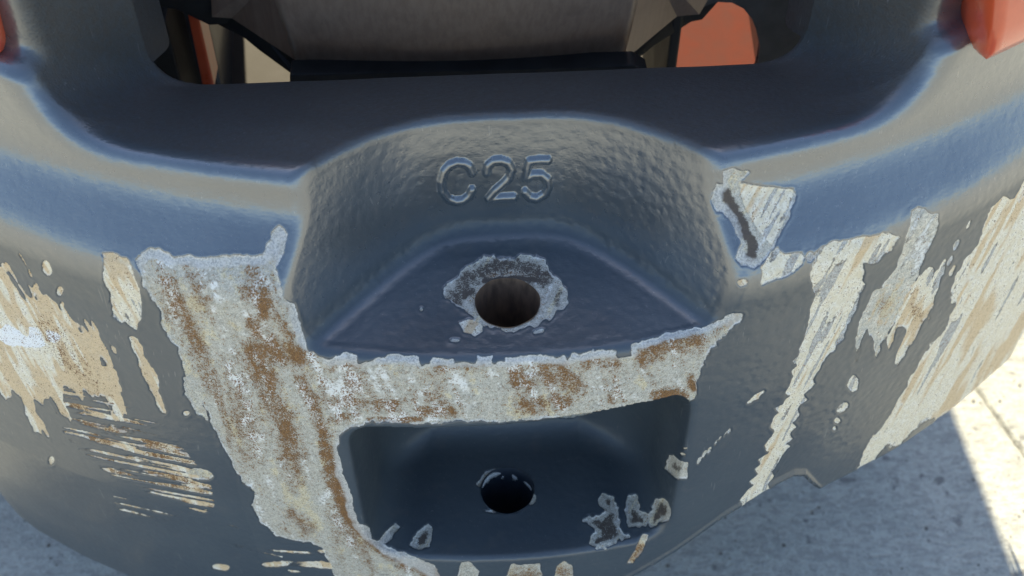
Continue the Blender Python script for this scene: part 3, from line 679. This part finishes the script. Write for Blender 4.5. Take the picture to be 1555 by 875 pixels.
# the folded steel duct: a curved centre face with two folded sides
bm = bmesh.new(); cols = 44; rowsn = 14; g = []
zt, zb_ = .17, -.016
for i in range(cols+1):
    u = i/cols; xx_ = -.152+u*(.109+.152)
    col = []
    for j in range(rowsn+1):
        v = j/rowsn; z = zb_+(zt-zb_)*v
        bulge = -.035*math.sin(math.pi*min(1, v*1.25))**.8 if 0 < v < .8 else 0
        y = Y1 + .010*math.cos((u-.5)*math.pi)*-1 - .045*math.sin(min(1, v*1.1)*math.pi/2)
        z2 = z+.004*math.sin(u*3)
        col.append(bm.verts.new((xx_*(1+.05*v)-OFF.x, y-OFF.y, z2-OFF.z)))
    g.append(col)
for i in range(cols):
    for j in range(rowsn): bm.faces.new((g[i][j], g[i+1][j], g[i+1][j+1], g[i][j+1]))
duct = bm_obj('steel_duct', bm, M_STEEL, truck); duct['label'] = 'brushed steel duct tinted for an orange reflection, behind the opening'
sm_ = duct.modifiers.new('s', 'SOLIDIFY'); sm_.thickness = .003; sm_.offset = 1
def fold(px, y0, y1, mat, name, label=None, depth=.003):
    """four or more pixels of the flange, each with its own depth"""
    vs = [on_y(a, b, y0+(y1-y0)*k) for a, b, k in px]
    bm = bmesh.new(); a = [bm.verts.new(v) for v in rel(vs)]
    b = [bm.verts.new(v.co+Vector((0, depth, 0))) for v in a]; n = len(a)
    bm.faces.new(a); bm.faces.new(b[::-1])
    for i in range(n): bm.faces.new((a[i], b[i], b[(i+1) % n], a[(i+1) % n]))
    bmesh.ops.triangulate(bm, faces=[f for f in bm.faces if len(f.verts) > 4])
    return part(bm_obj(name, bm, mat, duct, False), duct, label)
fold([(466, 103, 0), (352, 28, 1), (322, 26, 1), (318, -60, 1), (440, -60, 0)], Y1, Y1+.03, M_STEEL, 'duct_side', 'left folded side of the duct')
fold([(938, 100, 0), (1028, 25, 1), (1062, 22, 1), (1110, -60, 1), (985, -60, 0)], Y1, Y1+.03, M_STEEL, 'duct_side', 'right folded side of the duct')
fold([(470, 124, 0), (448, 116, 0), (392, 75, .5), (345, 36, 1), (318, 38, 1), (268, 14, 1), (232, 10, 1), (225, -40, 1), (318, -40, 1), (322, 24, 1), (352, 24, 1), (400, 55, .5), (466, 98, 0), (940, 94, 0), (946, 104, 0), (946, 118, 0)], Y1+.004, Y1+.034, M_BLACK, 'duct_flange', 'thin black flange under the duct', .006)
fold([(938, 97, 0), (1028, 22, 1), (1062, 18, 1), (1085, -10, 1), (1100, -8, 1), (1066, 30, 1), (1034, 36, 1), (948, 106, 0)], Y1+.004, Y1+.034, M_BLACK, 'duct_flange', 'thin black flange at the right of the duct', .006)
rail = mesh_obj('black_pipe', *(lambda vs, f: (vs, f))([], []), M_BLACK, truck) if False else None
p = prism('black_crossbar', pts_on(.235, [(440, 114), (860, 104), (965, 100), (985, 112), (985, 130), (440, 135)]), (0, .02, 0), M_BLACK, truck, bevel=.002); p['label'] = 'black crossbar along the bottom of the opening'
def ramp(name, x0, x1, y0, z0, y1, z1, mat, label):
    o = prism(name, [(x0, y0, z0), (x1, y0, z0), (x1, y1, z1), (x0, y1, z1)], (0, 0, -.006), mat, truck, bevel=.001); o['label'] = label; return o
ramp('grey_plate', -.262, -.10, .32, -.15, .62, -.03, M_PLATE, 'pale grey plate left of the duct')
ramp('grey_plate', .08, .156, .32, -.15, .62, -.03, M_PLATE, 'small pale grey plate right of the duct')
p = prism('orange_strut', pts_on(.31, [(284, 20), (300, 20), (326, 135), (308, 135)]), (0, .03, 0), M_ORANGE, truck, bevel=.002); p['label'] = 'narrow orange strut at the left of the opening'
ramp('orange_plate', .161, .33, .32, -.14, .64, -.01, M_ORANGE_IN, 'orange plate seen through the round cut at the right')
part(box('black_bracket', (.154, .30, -.18), (.163, .60, .02), M_BLACK, truck, .002), truck); part(box('black_bracket', (-.275, .30, -.18), (-.258, .60, .02), M_BLACK, truck, .002), truck)
arc = [(1112+40*math.cos(a)*1.0, 56+56*math.sin(a)) for a in np.linspace(-math.pi/2*1.05, math.pi/2*.55, 14)]
out = [(1090, 2), (1112, 3), (1130, 12), (1143, 28), (1151, 48), (1154, 70), (1153, 90), (1147, 104), (1140, 135), (1330, 135), (1330, -40), (1060, -40), (1066, 12)]
p = prism('bracket_plate', pts_on(.30, out), (0, .006, 0), M_DARKGREY, truck, bevel=.0008); p['label'] = 'dark grey plate with a round cut-out at the right of the opening'

# ------------------------------------------------------------------ ground
def struct(o, label=None):
    o['kind'] = 'structure'
    if label: o['label'] = label
    return o
GZ = -.55
g0 = mesh_obj('ground', [(-60, -60, GZ-.0045), (60, -60, GZ-.0045), (60, 60, GZ-.0045), (-60, 60, GZ-.0045)], [(0, 1, 2, 3)], M_CONC); struct(g0)
# slabs with a narrow tooled joint between them
c1 = ray(1490, 600); c1 = CAM+c1*(GZ-CAM[2])/c1[2]; c2 = ray(1555, 690); c2 = CAM+c2*(GZ-CAM[2])/c2[2]
jd = (c2-c1)/np.linalg.norm(c2-c1); jn = np.array([-jd[1], jd[0], 0])
if jn[0] < 0: jn = -jn
for s in (-1, 1):
    bm = bmesh.new(); w = .0012; r_ = .003
    e = c1+jn*s*w; e2 = c1+jn*s*(w+r_)
    A0, A1 = e-jd*40, e+jd*40; B0, B1 = e2-jd*40, e2+jd*40; D0, D1 = c1+jn*s*40-jd*40, c1+jn*s*40+jd*40
    vs = [(*A0[:2], GZ-.004), (*A1[:2], GZ-.004), (*A0[:2], GZ-.003), (*A1[:2], GZ-.003), (*B0[:2], GZ), (*B1[:2], GZ), (*D0[:2], GZ), (*D1[:2], GZ)]
    v = [bm.verts.new(q) for q in vs]
    for a, b in ((0, 2), (2, 4), (4, 6)): bm.faces.new((v[a], v[a+1], v[b+1], v[b]))
    bmesh.ops.recalc_face_normals(bm, faces=bm.faces)
    me = bpy.data.meshes.new('concrete_slab'); bm.to_mesh(me); bm.free(); me.materials.append(M_CONC)
    o = bpy.data.objects.new('concrete_slab', me); COL.objects.link(o); o.parent = g0
# grit lying on the concrete
bm = bmesh.new(); rg = random.Random(5)
for k in range(700):
    gx, gy = rg.uniform(-.62, .68), rg.uniform(-.20, .42)
    r_ = rg.choice((.0006, .0009, .0012, .0018)); mt = Matrix.Translation((gx, gy, GZ+r_*.4)) @ Matrix.Rotation(rg.random()*6, 4, 'Z') @ Matrix.Diagonal((r_*rg.uniform(.8, 1.5), r_, r_*.7, 1))
    bmesh.ops.create_icosphere(bm, subdivisions=1, radius=1, matrix=mt)
me = bpy.data.meshes.new('grit'); bm.to_mesh(me); bm.free(); me.materials.append(simple_mat('dark_grit', (.07, .065, .06), (.16, .15, .135), .9, 300))
gr = bpy.data.objects.new('grit', me); COL.objects.link(gr); gr['kind'] = 'stuff'; gr['label'] = 'tiny dark grit scattered on the concrete'; gr['category'] = 'grit'
print('done', time.time()-T0)
